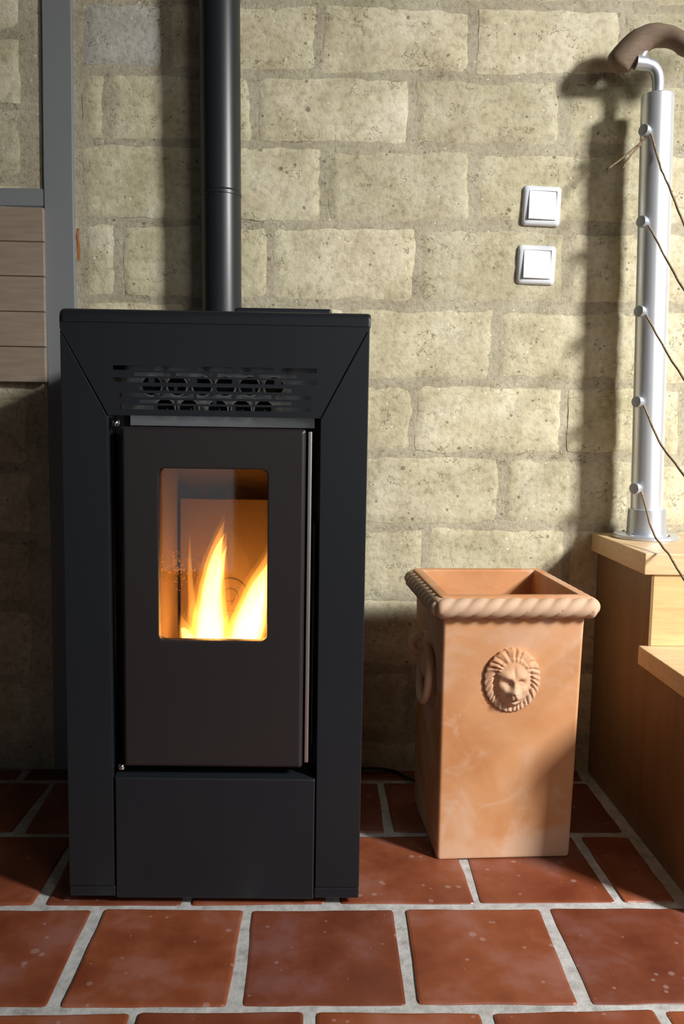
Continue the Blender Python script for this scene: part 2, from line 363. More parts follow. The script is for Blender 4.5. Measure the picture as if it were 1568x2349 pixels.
# ------------------------------------------------------------------ room shell
XL, XR, YF, ZC = -1.9, 2.30, -3.42, 2.55
wall = obj('wall_back', B(XL, XR, 0.0, 0.25, -0.1, ZC), M_MORTAR); tag(wall, 'back wall of pale earth bricks', kind='structure')
floor = obj('floor', B(XL, XR, YF, 0.0025, -0.1, -0.0025), M_GROUT); tag(floor, 'floor of red clay tiles with pale joints', kind='structure')
tag(obj('ceiling', B(XL, XR, YF, 0.25, ZC, ZC+0.12), M_PLASTER), kind='structure')
tag(obj('wall_left', B(XL-0.15, XL, YF, 0.25, -0.1, ZC), M_DARKWALL), kind='structure')
bm = bmesh.new()   # right wall with its window opening
box(bm, XR, XR+0.1, YF, -2.33, -0.1, ZC); box(bm, XR, XR+0.1, -1.67, 0.25, -0.1, ZC)
box(bm, XR, XR+0.1, -2.33, -1.67, -0.1, 1.47); box(bm, XR, XR+0.1, -2.33, -1.67, 2.33, ZC)
tag(obj('wall_right', bm, M_PLASTER), kind='structure')
bm = bmesh.new()
box(bm, XL-0.15, -0.96, YF-0.2, YF, -0.1, ZC); box(bm, -0.48, 1.2, YF-0.2, YF, -0.1, ZC)
box(bm, -0.96, -0.48, YF-0.2, YF, -0.1, 0.0); box(bm, -0.96, -0.48, YF-0.2, YF, 2.01, ZC); box(bm, 2.1, XR+0.1, YF-0.2, YF, -0.1, ZC)
box(bm, 1.2, 2.1, YF-0.2, YF, -0.1, 0.9); box(bm, 1.2, 2.1, YF-0.2, YF, 2.2, ZC)
tag(obj('wall_front', bm, M_PLASTER), kind='structure')
bm = bmesh.new()
for a in ((-2.33, -2.30, 1.47, 2.33), (-1.70, -1.67, 1.47, 2.33), (-2.30, -1.70, 1.47, 1.50), (-2.30, -1.70, 2.30, 2.33)):
    box(bm, XR+0.02, XR+0.07, *a)
tag(obj('window_1', bm, M_WHITE), kind='structure')
bm = bmesh.new()
for a in ((1.2, 1.24, 0.9, 2.2), (2.06, 2.1, 0.9, 2.2), (1.24, 2.06, 0.9, 0.94), (1.24, 2.06, 2.16, 2.2)):
    box(bm, a[0], a[1], YF-0.08, YF-0.02, a[2], a[3])
tag(obj('window_2', bm, M_WHITE), kind='structure')

bm = bmesh.new()
for a in ((-0.96, -0.94, 0.0, 2.01), (-0.50, -0.48, 0.0, 2.01), (-0.94, -0.50, 0.0, 0.02), (-0.94, -0.50, 1.99, 2.01)):
    box(bm, a[0], a[1], YF-0.08, YF-0.02, a[2], a[3])
tag(obj('reflection_frame', bm, M_WHITE), kind='structure')  # unseen frame, added to house the lamp mirrored in the stove

# earth bricks of the back wall: every one its own rough block
def brick(x0, x1, z0, z1, dz=0.0, mt=M_BRICK, name='brick'):
    bm = bmesh.new(); hx, hz, cx, cz = (x1-x0)/2, (z1-z0)/2, (x0+x1)/2, (z0+z1)/2
    nx, nz = max(3, round(hx*2/0.0095)), max(3, round(hz*2/0.0095)); sd = random.uniform(-50, 50); g = []
    proud = random.uniform(-0.001, 0.001)
    for j in range(nz+1):
        row = []; t = -1+2*j/nz
        for i in range(nx+1):
            s = -1+2*i/nx
            k = 1-0.02*(s*t)**8
            x, z = cx+s*hx*k, cz+t*hz*k+dz*(s*hx)
            q = Vector((x*9+sd, z*9, sd)); e = Vector((x*34, z*34, sd))
            wx = (noise.noise(q)*0.0085+noise.noise(e)*0.0042)*abs(s)**3
            wz = (noise.noise(q+Vector((5, 7, 1)))*0.008+noise.noise(e+Vector((3, 1, 8)))*0.0042)*abs(t)**3
            y = -0.0026-proud+noise.noise(Vector((x*12, z*12, sd)))*0.0016+noise.noise(Vector((x*55, z*55, sd)))*0.0013
            d = min((1-abs(s))*hx, (1-abs(t))*hz)
            y += 0.0030*max(0.0, 1-d/0.014)**1.5
            row.append(bm.verts.new((x+wx, y, z+wz)))
        g.append(row)
    for j in range(nz):
        for i in range(nx): bm.faces.new((g[j][i], g[j][i+1], g[j+1][i+1], g[j+1][i]))
    rim = g[0]+[g[j][-1] for j in range(1, nz+1)]+g[-1][-2::-1]+[g[j][0] for j in range(nz-1, 0, -1)]
    bk = [bm.verts.new((v.co.x, 0.012, v.co.z)) for v in rim]; n = len(rim)
    for i in range(n): bm.faces.new((rim[i], rim[(i+1) % n], bk[(i+1) % n], bk[i]))
    o = obj(name, bm, mt, wall, True, 60)
    return o
JZ = [1.765, 1.618, 1.479, 1.338, 1.180, 1.017, 0.855, 0.702, 0.548, 0.388, 0.232, 0.073, -0.06]
JS = [0.014, 0.014, 0.012, 0.010, 0.008, 0.004, 0.002, 0.0, -0.002, -0.006, -0.009, -0.011, -0.013]
JX = [[-0.26, 0.05, 0.35, 0.68],
      [-0.481, -0.313, 0.003, 0.317, 0.629],
      [-0.432, -0.129, 0.195, 0.507],
      [-0.20, 0.014, 0.328, 0.71],
      [-0.408, -0.097, 0.213, 0.53],
      [-0.27, 0.075, 0.385, 0.705],
      [-0.40, -0.10, 0.215, 0.537, 0.80],
      [-0.22, 0.095, 0.408, 0.70],
      [-0.38, -0.07, 0.246, 0.56],
      [-0.24, 0.08, 0.40, 0.70],
      [-0.41, -0.09, 0.22, 0.54],
      [-0.25, 0.07, 0.39, 0.70]]
for r in range(12):
    zt, zb, sl = JZ[r], JZ[r+1], (JS[r]+JS[r+1])/2
    xs = JX[r][:]
    while xs[-1] < 1.35: xs.append(xs[-1]+0.315)
    if xs[0] > -0.44: xs.insert(0, -0.487)
    xs = sorted(xs)
    for a, b in zip(xs[:-1], xs[1:]):
        if b-a < 0.035: continue
        gx, gz = random.uniform(0.007, 0.010), random.uniform(0.007, 0.0105)
        grey = (r == 1 and abs(a+0.481) < 0.001)
        xm = (a+b)/2
        o = brick(a+gx, b-gx, zb+gz+sl*(xm-0.1), zt-gz+sl*(xm-0.1), sl, M_GREYBRICK if grey else M_BRICK)
        if grey: o['label'] = 'grey stone block among the earth bricks'
LZ = [1.70, 1.537, 1.400, 1.250, 1.10, 0.97, 0.815, 0.66, 0.51, 0.36, 0.20, 0.05]
for r in range(len(LZ)-1):
    xs = [-0.597, -0.91, -1.22] if r % 2 else [-0.60, -0.76, -1.07, -1.38]
    for a, b in zip(xs[1:], xs[:-1]):
        brick(a+0.008, b-0.006, LZ[r+1]+0.009, LZ[r]-0.009)
o = brick(-0.4985, -0.4915, 1.088, 1.162, 0.0, M_SHARD, 'brick_shard'); o['label'] = 'orange brick sliver beside the grey timber'

# grey painted timbers let into the wall
def timber(name, x0, x1, z0, z1, vert):
    bm = bmesh.new(); n = 26; loops = []
    for k in range(n+1):
        t = k/n; q = lambda s: noise.noise(Vector((t*7, s, 3.3)))*0.0022
        if vert:
            z = z0+(z1-z0)*t; a, b = x0+q(1), x1+q(9)
            loops.append([(a, -0.005, z), (a+0.003, -0.008, z), (b-0.003, -0.008, z), (b, -0.005, z), (b, 0.02, z), (a, 0.02, z)])
        else:
            x = x0+(x1-x0)*t; a, b = z0+q(1), z1+q(9)
            loops.append([(x, -0.003, a), (x, -0.006, a+0.003), (x, -0.006, b-0.003), (x, -0.003, b), (x, 0.02, b), (x, 0.02, a)])
    loft(bm, loops); return tag(obj(name, bm, M_GREYPAINT, None, True, 35), 'grey painted upright timber left of the stove' if vert else 'grey painted level timber above the oak boards', kind='structure')
timber('trim_1', -0.5605, -0.4985, 0.0, ZC, True)
timber('trim_2', -1.60, -0.561, 1.199, 1.236, False)

# boards of pale oak on the wall at the left
t = thing('wood_panel', 'pale oak board panel fixed to the wall left of the grey timber', 'panel', (-0.82, 0, 0.84))
zs = [1.1945, 1.1255, 1.0560, 0.9845, 0.9130, 0.8400]
obj('backing_board', B(-0.27, 0.2615, -0.010, 0.0, 0.004, 0.352), M_GREYPAINT, t)
for k in range(5):
    bm = B(-0.27, 0.262+random.uniform(-0.001, 0.001), -0.022, -0.0105, zs[k+1]-0.84+0.0006, zs[k]-0.84-0.0006, 0.0012, 1)
    obj('plank', bm, M_OAK, t)

# floor tiles, each its own slab
def tile(xa, xb, ya, yb, sk=(0, 0)):
    bm = bmesh.new(); j = lambda a=0.003: random.uniform(-a, a)
    c = [(xa+sk[0]+j(), ya+j()), (xb+sk[1]+j(), ya+j()), (xb-sk[1]+j(), yb+j()), (xa-sk[0]+j(), yb+j())]
    cx, cy = sum(p[0] for p in c)/4, sum(p[1] for p in c)/4
    out = []                                   # rounded, slightly wavy outline
    for i in range(4):
        p, q, o2 = Vector(c[i]), Vector(c[(i+1) % 4]), Vector(c[i-1])
        r = 0.006
        a, b = p+(o2-p).normalized()*r, p+(q-p).normalized()*r
        out += [a, (a+b)/2*0.45+p*0.55, b]
        for k in range(1, 5):
            s = b.lerp(q+(p-q).normalized()*r, k/5); nn = Vector((-(q-p).y, (q-p).x)).normalized()
            out.append(s+nn*j(0.0011))
    h = random.uniform(-0.0008, 0.0008); tx, ty = j(0.004), j(0.004)
    Z = lambda x, y, z: z+h+tx*(x-cx)+ty*(y-cy)
    def ring(ins, z):
        l = []
        for p in out:
            d = (Vector((cx, cy))-p); p2 = p+d.normalized()*ins*1.2; l.append((p2.x, p2.y, Z(p2.x, p2.y, z)))
        return l
    loft(bm, [ring(0, -0.012), ring(0, -0.0030), ring(0.0015, -0.0008), ring(0.005, 0.0), ring(0.03, 0.0003)])
    return obj('tile', bm, M_TILE, floor)
rowsY = [(-0.0685, 0.0, [-0.62, -0.30, 0.03, 0.27, 0.51], 0), (-0.3085, -0.0685, [-0.542, -0.31, -0.08, 0.152, 0.385], 0.004),
         (-0.5485, -0.3085, [-0.426, -0.19, 0.04, 0.273, 0.505], 0.003), (-0.7885, -0.5485, [-0.329, -0.0955, 0.141, 0.375, 0.612], 0.004),
         (-1.0285, -0.7885, [-0.223, 0.005, 0.235, 0.464], 0)]
y = -1.0285
while y > YF+0.05:
    rowsY.append((max(y-0.24, YF), y, [random.uniform(-0.1, 0.1)-0.23, ], 0)); y -= 0.24
for (ya, yb, xs, sk) in rowsY:
    xs = xs[:]
    while xs[0] > -1.5: xs.insert(0, xs[0]-0.236)
    while xs[-1] < 1.6: xs.append(xs[-1]+0.236)
    for a, b in zip(xs[:-1], xs[1:]):
        if ya > -0.56:                       # beside the staircase
            if a > 0.56: continue
            b = min(b, 0.606)
            if b-a < 0.04: continue
        tile(a+0.0078, b-0.0078, ya+0.0078, yb-0.0078, (random.uniform(-sk, sk), random.uniform(-sk, sk)))

# ------------------------------------------------------------------ pellet stove
SX, SY, SROT, Z0 = -0.3778, -0.5405, -0.0188, 0.012
stove = thing('pellet_stove', 'black pellet stove with a lit glass door on the red tiles', 'stove', (SX, SY, 0), SROT)
D = 0.432
def sp(name, bm, mt, parent=None, smooth=False, angle=None, label=None):
    bmesh.ops.translate(bm, verts=bm.verts[:], vec=(0, 0, Z0))
    o = obj(name, bm, mt, parent or stove, smooth, angle)
    if label: o['label'] = label
    return o
sp('side_panel', B(0.0015, 0.006, 0.046, D, 0.0, 0.8955), M_BLACK)
sp('side_panel', B(0.453, 0.4575, 0.046, D, 0.0, 0.8955), M_BLACK)
sp('back_panel', B(0.006, 0.453, D-0.006, D, 0.0, 0.8955), M_BLACKDEEP)
sp('base_plate', B(0.006, 0.453, 0.046, D-0.006, 0.004, 0.012), M_BLACKDEEP)
bm = prism(bmesh.new(), [(0.0005, 0.0185), (0.0715, 0.0185), (0.0690, 0.757), (0.0, 0.8842)], 0.0, 0.046, 0.0016)
sp('front_side_panel', bm, M_BLACK, None, True, 40)
bm = prism(bmesh.new(), [(0.3889, 0.0185), (0.4585, 0.0185), (0.459, 0.8950), (0.3874, 0.758)], 0.0, 0.046, 0.0016)
sp('front_side_panel', bm, M_BLACK, None, True, 40)
# upper panel with the slotted grille
bm = bmesh.new(); TH = 0.003
SA = [(.0775, .1305), (.139, .1918), (.2025, .2548), (.265, .3177), (.328, .381)]
SB = [(.1083, .162), (.171, .224), (.2325, .286), (.2951, .351)]
SCc = [(.116, .1685), (.173, .2256), (.2315, .2848), (.2893, .3434)]
SE = [(.086, .1385), (.1437, .197), (.202, .2549), (.2601, .3135), (.3194, .3722)]
rows = [(.8265, .8332, SA), (.8180, .8237, SB), (.8088, .8152, SA), (.7970, .8030, SCc), (.7868, .7928, SE), (.7780, .7832, SCc), (.7688, .7748, SE)]
VX0, VX1, VZ0, VZ1 = 0.0745, 0.3842, 0.7595, 0.836
zt = VZ1
for (a, b, sl) in rows:
    box(bm, VX0, VX1, 0, TH, b, zt); x = VX0
    for (u, v) in sl: box(bm, x, u, 0, TH, a, b); x = v
    box(bm, x, VX1, 0, TH, a, b); zt = a
box(bm, VX0, VX1, 0, TH, VZ0, zt)
prism(bm, [(0.0280, 0.836), (0.4268, 0.836), (0.4585, 0.8955), (0.0, 0.8955), (0.0, 0.8862)], 0, TH)
prism(bm, [(0.0702, VZ0), (VX0, VZ0), (VX0, 0.836), (0.0280, 0.836)], 0, TH)
prism(bm, [(VX1, VZ0), (0.3870, VZ0), (0.4268, 0.836), (VX1, 0.836)], 0, TH)
box(bm, 0.0702, 0.387, TH, 0.012, VZ0, VZ0+0.002)
sp('grille_panel', bm, M_BLACK, label='slotted warm-air grille above the door')
tp = [(0.0, 0.8962), (0.0, 0.9045)]+[(0.0115-0.0115*math.cos(math.radians(a)), 0.905+0.0115*math.sin(math.radians(a))) for a in range(10, 91, 16)]+[(D+0.002, 0.9165), (D+0.002, 0.8962)]
cy_, cz_ = D/2, 0.9063; bm = bmesh.new()
loft(bm, [[(x, cy_+(yy-cy_)*(1-i/0.22), zz-(i if zz > 0.91 else (i*0.4 if zz > 0.905 else 0))) for yy, zz in tp] for x, i in ((-0.002, 0.006), (-0.0005, 0.0022), (0.0025, 0.0004), (0.006, 0), (0.4555, 0), (0.4588, 0.0005), (0.4605, 0.002))])
sp('top_plate', bm, M_BLACK, None, True, 40)
sp('hopper_lid', B(0.252, 0.402, 0.055, 0.33, 0.9168, 0.9285, 0.004, 3), M_BLACK, None, True, 40)
sp('lower_panel', B(0.0735, 0.3868, 0.0005, 0.03, -0.002, 0.1965, 0.003, 3), M_BLACK, None, True, 40)
sp('base_strip', B(0.0012, 0.0725, 0.0015, 0.03, 0.0005, 0.0175, 0.001, 1), M_BLACK)
sp('base_strip', B(0.3878, 0.4582, 0.0015, 0.03, 0.0005, 0.0175, 0.001, 1), M_BLACK)
for fx in (0.05, 0.41):
    for fy in (0.06, 0.38):
        sp('foot', lathe(bmesh.new(), [(0.018, -0.0118), (0.018, -0.004), (0.012, 0.005)], (fx, fy, 0), 16), M_BLACKDEEP)
# recess behind the door
bm = bmesh.new()
box(bm, 0.0690, 0.1180, 0.0465, 0.052, 0.196, 0.762); box(bm, 0.3370, 0.389, 0.0465, 0.052, 0.196, 0.762)
box(bm, 0.1180, 0.3370, 0.0465, 0.052, 0.196, 0.36); box(bm, 0.1180, 0.3370, 0.0465, 0.052, 0.715, 0.762)
sp('firebox_surround', bm, M_BLACKDEEP)
bm = bmesh.new()
loft(bm, [[(x, yy, zz) for yy, zz in ((0.002, 0.1968), (0.012, 0.199), (0.046, 0.203), (0.046, 0.1960), (0.012, 0.1955), (0.002, 0.1955))] for x in (0.0735, 0.3866)])
sp('sill_plate', bm, M_BLACK)
# door
dx0, dx1, dz0, dz1 = 0.0872, 0.3662, 0.2135, 0.7430
hx0, hx1, hz0, hz1 = 0.1442, 0.3090, 0.4168, 0.6810
def ry(x0, x1, z0, z1, r, yy): return [(x, yy, z) for x, z in rrect(x0, x1, z0, z1, r)]
door_l = [ry(hx0, hx1, hz0, hz1, .009, .012)]
door_l = [ry(hx0, hx1, hz0, hz1, .009, .014), ry(hx0, hx1, hz0, hz1, .009, .0025), ry(hx0-.0008, hx1+.0008, hz0-.0008, hz1+.0008, .0098, .0007), ry(hx0-.003, hx1+.003, hz0-.003, hz1+.003, .012, 0.0),
          ry(dx0+.007, dx1-.007, dz0+.007, dz1-.007, .002, 0.0), ry(dx0+.0035, dx1-.0035, dz0+.0035, dz1-.0035, .003, .001), ry(dx0+.001, dx1-.001, dz0+.001, dz1-.001, .004, .0035), ry(dx0, dx1, dz0, dz1, .005, .007),
          ry(dx0, dx1, dz0, dz1, .005, .032), ry(hx0-.01, hx1+.01, hz0-.01, hz1+.01, .012, .032), ry(hx0-.01, hx1+.01, hz0-.01, hz1+.01, .012, .014)]
bm = bmesh.new(); loft(bm, door_l+[door_l[0]], False, False)
bmesh.ops.remove_doubles(bm, verts=bm.verts[:], dist=1e-6)
door = sp('door', bm, M_DOOR, None, True, 30, 'black steel door with a rounded window')
bm = bmesh.new(); loft(bm, [ry(hx0-.006, hx1+.006, hz0-.006, hz1+.006, .009, yy) for yy in (.0145, .0185)])
sp('window_glass', bm, M_GLASS, door, label='heat-proof glass pane before the fire')
sp('edge_strip', B(0.3690, 0.3752, 0.004, 0.030, 0.222, 0.7395, 0.0015, 2), M_STEEL, door, True, 40, 'bright steel strip along the right door edge')
sp('handle_bar', B(0.3785, 0.3815, 0.020, 0.040, 0.245, 0.60, 0.001, 2), M_BLACK)
sp('hinge_pin', lathe(bmesh.new(), [(0.002, 0), (0.0052, 0.001), (0.0058, 0.005), (0.0052, 0.010), (0.002, 0.012)], (0.0795, 0.008, 0.742), 16), M_CHROME, None, True, 60)
sp('hinge_pin', lathe(bmesh.new(), [(0.002, 0), (0.0052, 0.001), (0.0058, 0.004), (0.0052, 0.008), (0.002, 0.010)], (0.0830, 0.008, 0.207), 16), M_CHROME, None, True, 60)
# heat exchanger behind the grille
sp('steel_sheet', prism(bmesh.new(), [(0.094, 0.7445), (0.378, 0.7445), (0.378, 0.764), (0.094, 0.764)], 0.040, 0.044), M_STEEL)
for i, (tx, tz) in enumerate([(.1278, .8055), (.1665, .806), (.2050, .8062), (.2405, .8065), (.2775, .807), (.3150, .807), (.1480, .771), (.1845, .771), (.2290, .771), (.2655, .771), (.3000, .771)]):
    r = 0.0168
    bm = lathe(bmesh.new(), [(r, 0.028), (r, 0), (r-.0022, 0), (r-.0022, 0.021), (0.001, 0.021)], (tx, 0.036, tz), 24, (0, 1, 0), True, [0, 0, 1, 1])  # bore and end disc coloured black for the shade inside a deep tube
    sp('exchanger_tube', bm, [M_STEEL, M_BLACKDEEP], None, True, 40)
sp('tube_plate', B(0.0745, 0.384, 0.064, 0.068, 0.764, 0.893), M_STEEL)
sp('grille_side', B(0.0715, 0.0740, 0.004, 0.064, 0.764, 0.893), M_BLACKDEEP)
sp('grille_side', B(0.3845, 0.3870, 0.004, 0.064, 0.764, 0.893), M_BLACKDEEP)
# firebox
bx0, bx1, by0, by1, bz0, bz1 = 0.1345, 0.3270, 0.052, 0.210, 0.345, 0.72
bm = bmesh.new()
box(bm, bx0-.012, bx0, by0, by1+.03, bz0, bz1); box(bm, bx1, bx1+.01, by0, by1+.03, bz0, bz1)
box(bm, bx0, bx1, by0, by1+.03, bz1-.008, bz1); box(bm, bx0, bx1, by0, by1+.03, bz0, bz0+.008)
box(bm, bx0, bx1, by1+.022, by1+.03, bz0+.008, bz1-.008)
sp('firebox_lining', bm, M_VERM)
bm = B(bx0+.005, bx1-.002, by1, by1+.02, bz0+.008, 0.6185, 0.002, 1)
torus(bm, 0.030, 0.0035, (0.2285, by1, 0.444), (0, 1, 0)); torus(bm, 0.012, 0.003, (0.2285, by1, 0.444), (0, 1, 0), 24, 8)
sp('fire_back_plate', bm, M_VERM, None, True, 30)
pot = lathe(bmesh.new(), [(0.030, 0.353), (0.052, 0.372), (0.060, 0.386), (0.057, 0.386), (0.049, 0.374), (0.02, 0.366)], (0.232, 0.118, 0), 28)
sp('burn_pot', pot, M_BLACKDEEP, None, True, 40)

# the fire itself
fire = thing('fire', 'yellow flames burning behind the glass of the black stove', 'fire', (SX, SY, 0), SROT)
def flame(sections, mt, yc=0.112, seg=14, label=None):
    S = []
    for i in range(len(sections)-1):
        a, b = sections[i], sections[i+1]
        for k in range(4):
            t = k/4; S.append(tuple(a[j]+(b[j]-a[j])*t for j in range(3)))
    S.append(sections[-1]); bm = bmesh.new(); loops = []
    for z, x, hw in S:
        d = hw*0.8+0.0008
        loops.append([(x+hw*math.cos(a)+noise.noise(Vector((z*40, a, 2)))*hw*0.08, yc+d*math.sin(a), z+Z0) for a in (2*math.pi*k/seg for k in range(seg))])
    loft(bm, loops); o = obj('flame', bm, mt, fire, True)
    if label: o['label'] = label
def shells(sec, yc, label=None, k=1.0):
    """one flame as nested glowing shells: white-hot core, yellow body, thin orange skin"""
    top = sec[-1]
    def wid(f, dz): return [(z+dz*(n/(len(sec)-1))**2, x, hw*f+(0.0004 if f > 1 else 0)) for n, (z, x, hw) in enumerate(sec)]
    flame(wid(1.30, 0.012), M_FLAMESKIN, yc, 18); flame(wid(1.0, 0.0), M_FLAMESOFT, yc-0.0005, 18, label); flame(wid(0.72, -0.022), M_FLAME, yc-0.001, 18)
shells([(0.372, 0.206, 0.030), (0.395, 0.207, 0.034), (0.425, 0.2075, 0.031), (0.455, 0.2085, 0.0255), (0.485, 0.2105, 0.0215), (0.515, 0.2138, 0.0170), (0.540, 0.2175, 0.0120), (0.560, 0.2212, 0.0075), (0.577, 0.2258, 0.0034), (0.591, 0.2310, 0.0005)], 0.112, 'tall central flame')
shells([(0.455, 0.2170, 0.0005), (0.475, 0.2195, 0.0060), (0.497, 0.2225, 0.0082), (0.520, 0.2255, 0.0072), (0.540, 0.2288, 0.0050), (0.556, 0.2320, 0.0026), (0.571, 0.2348, 0.0005)], 0.108)
shells([(0.372, 0.262, 0.026), (0.392, 0.262, 0.031), (0.420, 0.2685, 0.031), (0.450, 0.2765, 0.026), (0.475, 0.2835, 0.0215), (0.497, 0.2895, 0.0155), (0.516, 0.2955, 0.0085), (0.530, 0.2995, 0.0040), (0.543, 0.3022, 0.0005)], 0.112, 'leaning right flame')
shells([(0.380, 0.272, 0.022), (0.42, 0.284, 0.020), (0.46, 0.294, 0.013), (0.50, 0.300, 0.007), (0.528, 0.303, 0.0006)], 0.104)
flame([(0.39, 0.1830, 0.011), (0.43, 0.1810, 0.0085), (0.465, 0.1778, 0.0058), (0.500, 0.1755, 0.0042), (0.53, 0.1749, 0.0026), (0.552, 0.1752, 0.0013), (0.570, 0.1758, 0.0003)], M_FLAMESOFT, 0.10, 14, 'thin left flame')
flame([(0.39, 0.184, 0.016), (0.44, 0.181, 0.011), (0.49, 0.1765, 0.006), (0.53, 0.1752, 0.003), (0.56, 0.1756, 0.0005)], M_FLAMESKIN, 0.10)
shells([(0.376, 0.178, 0.018), (0.396, 0.172, 0.015), (0.412, 0.1665, 0.0095), (0.424, 0.1625, 0.0045), (0.433, 0.1600, 0.0005)], 0.105)
flame([(0.368, 0.226, 0.060), (0.40, 0.226, 0.072), (0.44, 0.230, 0.066), (0.48, 0.238, 0.050), (0.53, 0.240, 0.030), (0.58, 0.238, 0.004)], M_FLAMEHAZE, 0.118, 24)
flame([(0.372, 0.150, 0.004), (0.40, 0.1495, 0.0028), (0.43, 0.1492, 0.0016), (0.455, 0.1495, 0.0003)], M_FLAMESKIN, 0.12)
bm = bmesh.new()
for k in range(46):
    a, r = random.uniform(0, 6.28), 0.044*math.sqrt(random.random())
    p = Vector((0.232+r*math.cos(a), 0.118+r*math.sin(a), 0.375+Z0+random.uniform(0, 0.008))); q = Vector((random.uniform(-1, 1), random.uniform(-1, 1), random.uniform(-.4, .4))).normalized()*0.006
    tube(bm, [p-q, p+q], 0.003, 6)
tag(obj('embers', bm, M_EMBER, fire), kind='stuff')
pl = bpy.data.lights.new('firelight', 'POINT'); pl.energy = 0.4; pl.color = (1.0, 0.50, 0.16); pl.shadow_soft_size = 0.02
po = bpy.data.objects.new('firelight', pl); C.objects.link(po); po.parent = fire; po.location = (0.225, 0.085, 0.425)

# ------------------------------------------------------------------ flue pipe
fx, fy = -0.189, -0.052
flue = thing('flue_pipe', 'black flue pipe rising behind the stove in front of the wall', 'pipe', (fx+0.006, fy, 0.10))
def tilt(z): return -0.0095*(z-1.0)
bm = bmesh.new(); R = 0.0405
lathe(bm, [(R, 0.02), (R, 1.115), (R+0.0012, 1.116), (R+0.0012, 1.122), (R-0.001, 1.1235)], (0, 0, 0), 40)
sp_o = obj('pipe_section', bm, M_PIPE, flue, True, 40)
bm = lathe(bmesh.new(), [(R-0.0015, 1.1235), (R+0.0002, 1.126), (R+0.0002, ZC-0.101)], (0, 0, 0), 40)
obj('pipe_section', bm, M_PIPE, flue, True, 40)
obj('cleaning_tee', lathe(bmesh.new(), [(R+0.003, -0.05), (R+0.003, 0.06), (R+0.001, 0.062)], (0, 0, 0), 40), M_PIPE, flue, True, 40)
flue.rotation_euler = (0, -0.0095, 0)
obj('inlet_elbow', tube(bmesh.new(), [(-0.035, 0, 0.02), (-0.06, -0.005, 0.02)], 0.03, 20), M_PIPE, flue, True, 40)

# ------------------------------------------------------------------ light switches
def switch(x, z, rz, label, tilt_r):
    s = thing('light_switch', label, 'switch', (x, 0, z), 0, 'white switches on the earth wall')
    s.rotation_euler = (0, rz, 0); h = 0.0405
    prof = [(0, -0.0005), (0, -0.004), (0.0012, -0.0075), (0.004, -0.0102), (0.008, -0.0112)]
    bm = bmesh.new()
    loft(bm, [[(px, yy, pz) for px, pz in rrect(-h+i, h-i, -h+i, h-i, 0.008)] for i, yy in prof]+[[(px, -0.0112, pz) for px, pz in rrect(-.0297, .0297, -.0297, .0297, .001)], [(px, -0.008, pz) for px, pz in rrect(-.0297, .0297, -.0297, .0297, .001)]])
    obj('plate', bm, M_WHITE, s, True, 35)
    bm = bmesh.new(); e = 0.0292
    loft(bm, [[(px, -0.0085, pz) for px, pz in rrect(-e, e, -e, e, .0012)],
              [(px, -0.0128+0.0026*(pz/e)-0.0014*(-px/e), pz) for px, pz in rrect(-e, e, -e, e, .0012)],
              [(px, -0.0135+0.0026*(pz/e)-0.0014*(-px/e), pz) for px, pz in rrect(-e+.001, e-.001, -e+.001, e-.001, .0012)]])
    obj('rocker', bm, M_WHITE, s, True, 30)
switch(0.4707, 1.2258, math.radians(1.5), 'upper white light switch on the earth brick wall', 1)
switch(0.4640, 1.1050, math.radians(1.3), 'lower white light switch, just below the other one', 1)

# ------------------------------------------------------------------ terracotta pot
P = thing('terracotta_pot', 'square terracotta pot with a lion head and rope rim', 'pot', (0.340, -0.2800, 0.0), math.radians(2.9))
def rr3(hx, hy, r, z, n=4): return [(x, y, z) for x, y in rrect(-hx, hx, -hy, hy, r, n)]
HT = 0.478
bx, by, tx_, ty_ = 0.1205, 0.1195, 0.1245, 0.1345
bm = bmesh.new(); loops = [rr3(bx-.006, by-.006, .004, 0.0), rr3(bx-.0015, by-.0015, .006, 0.0015), rr3(bx, by, .007, 0.006)]
for k in range(1, 8):
    t = k/8; loops.append(rr3(bx+(tx_-bx)*t, by+(ty_-by)*t, .007, HT*t))
loops += [rr3(tx_+.001, ty_+.001, .007, HT-.012), rr3(tx_+.007, ty_+.007, .007, HT-.005), rr3(tx_+.0065, ty_+.0065, .006, HT-.001), rr3(tx_+.003, ty_+.003, .005, HT+.001), rr3(tx_-.010, ty_-.010, .004, HT), rr3(tx_-.013, ty_-.013, .004, HT-.004), rr3(bx-.013, by-.013, .004, 0.02)]
loft(bm, loops)
obj('pot_body', bm, M_TERRA, P, True, 40)
def rope(p0, p1, R, ph):
    bm = bmesh.new(); p0, p1 = Vector(p0), Vector(p1); d = (p1-p0); Ln = d.length; d.normalize()
    u = Vector((0, 0, 1)); v = d.cross(u); n = int(Ln/0.003); seg = 30; loops = []
    for i in range(n+1):
        s = Ln*i/n; e = min(s, Ln-s)
        tap = math.sqrt(max(0.0, 1-max(0, 1-e/0.012)**2))*0.9+0.1 if e < 0.012 else 1.0
        lp = []
        for k in range(seg):
            a = 2*math.pi*k/seg
            l = abs(math.cos((3*a+2*math.pi*s/0.0285+ph)/2))
            r = R*(0.76+0.26*l**0.55)*tap
            lp.append(p0+d*s+(u*math.cos(a)+v*math.sin(a))*r)
        loops.append(lp)
    loft(bm, loops); return bm
RZ, RR, rx, rY = HT-0.0205, 0.0178, tx_+0.0060, ty_+0.0060
for a, b in (((-rx-.011, -rY), (rx+.011, -rY)), ((rx, -rY-.008), (rx, rY+.008)), ((rx+.011, rY), (-rx-.011, rY)), ((-rx, rY+.008), (-rx, -rY-.008))):
    obj('rim_rope', rope((*a, RZ), (*b, RZ), RR, 0.6), M_TERRAPALE, P, True)

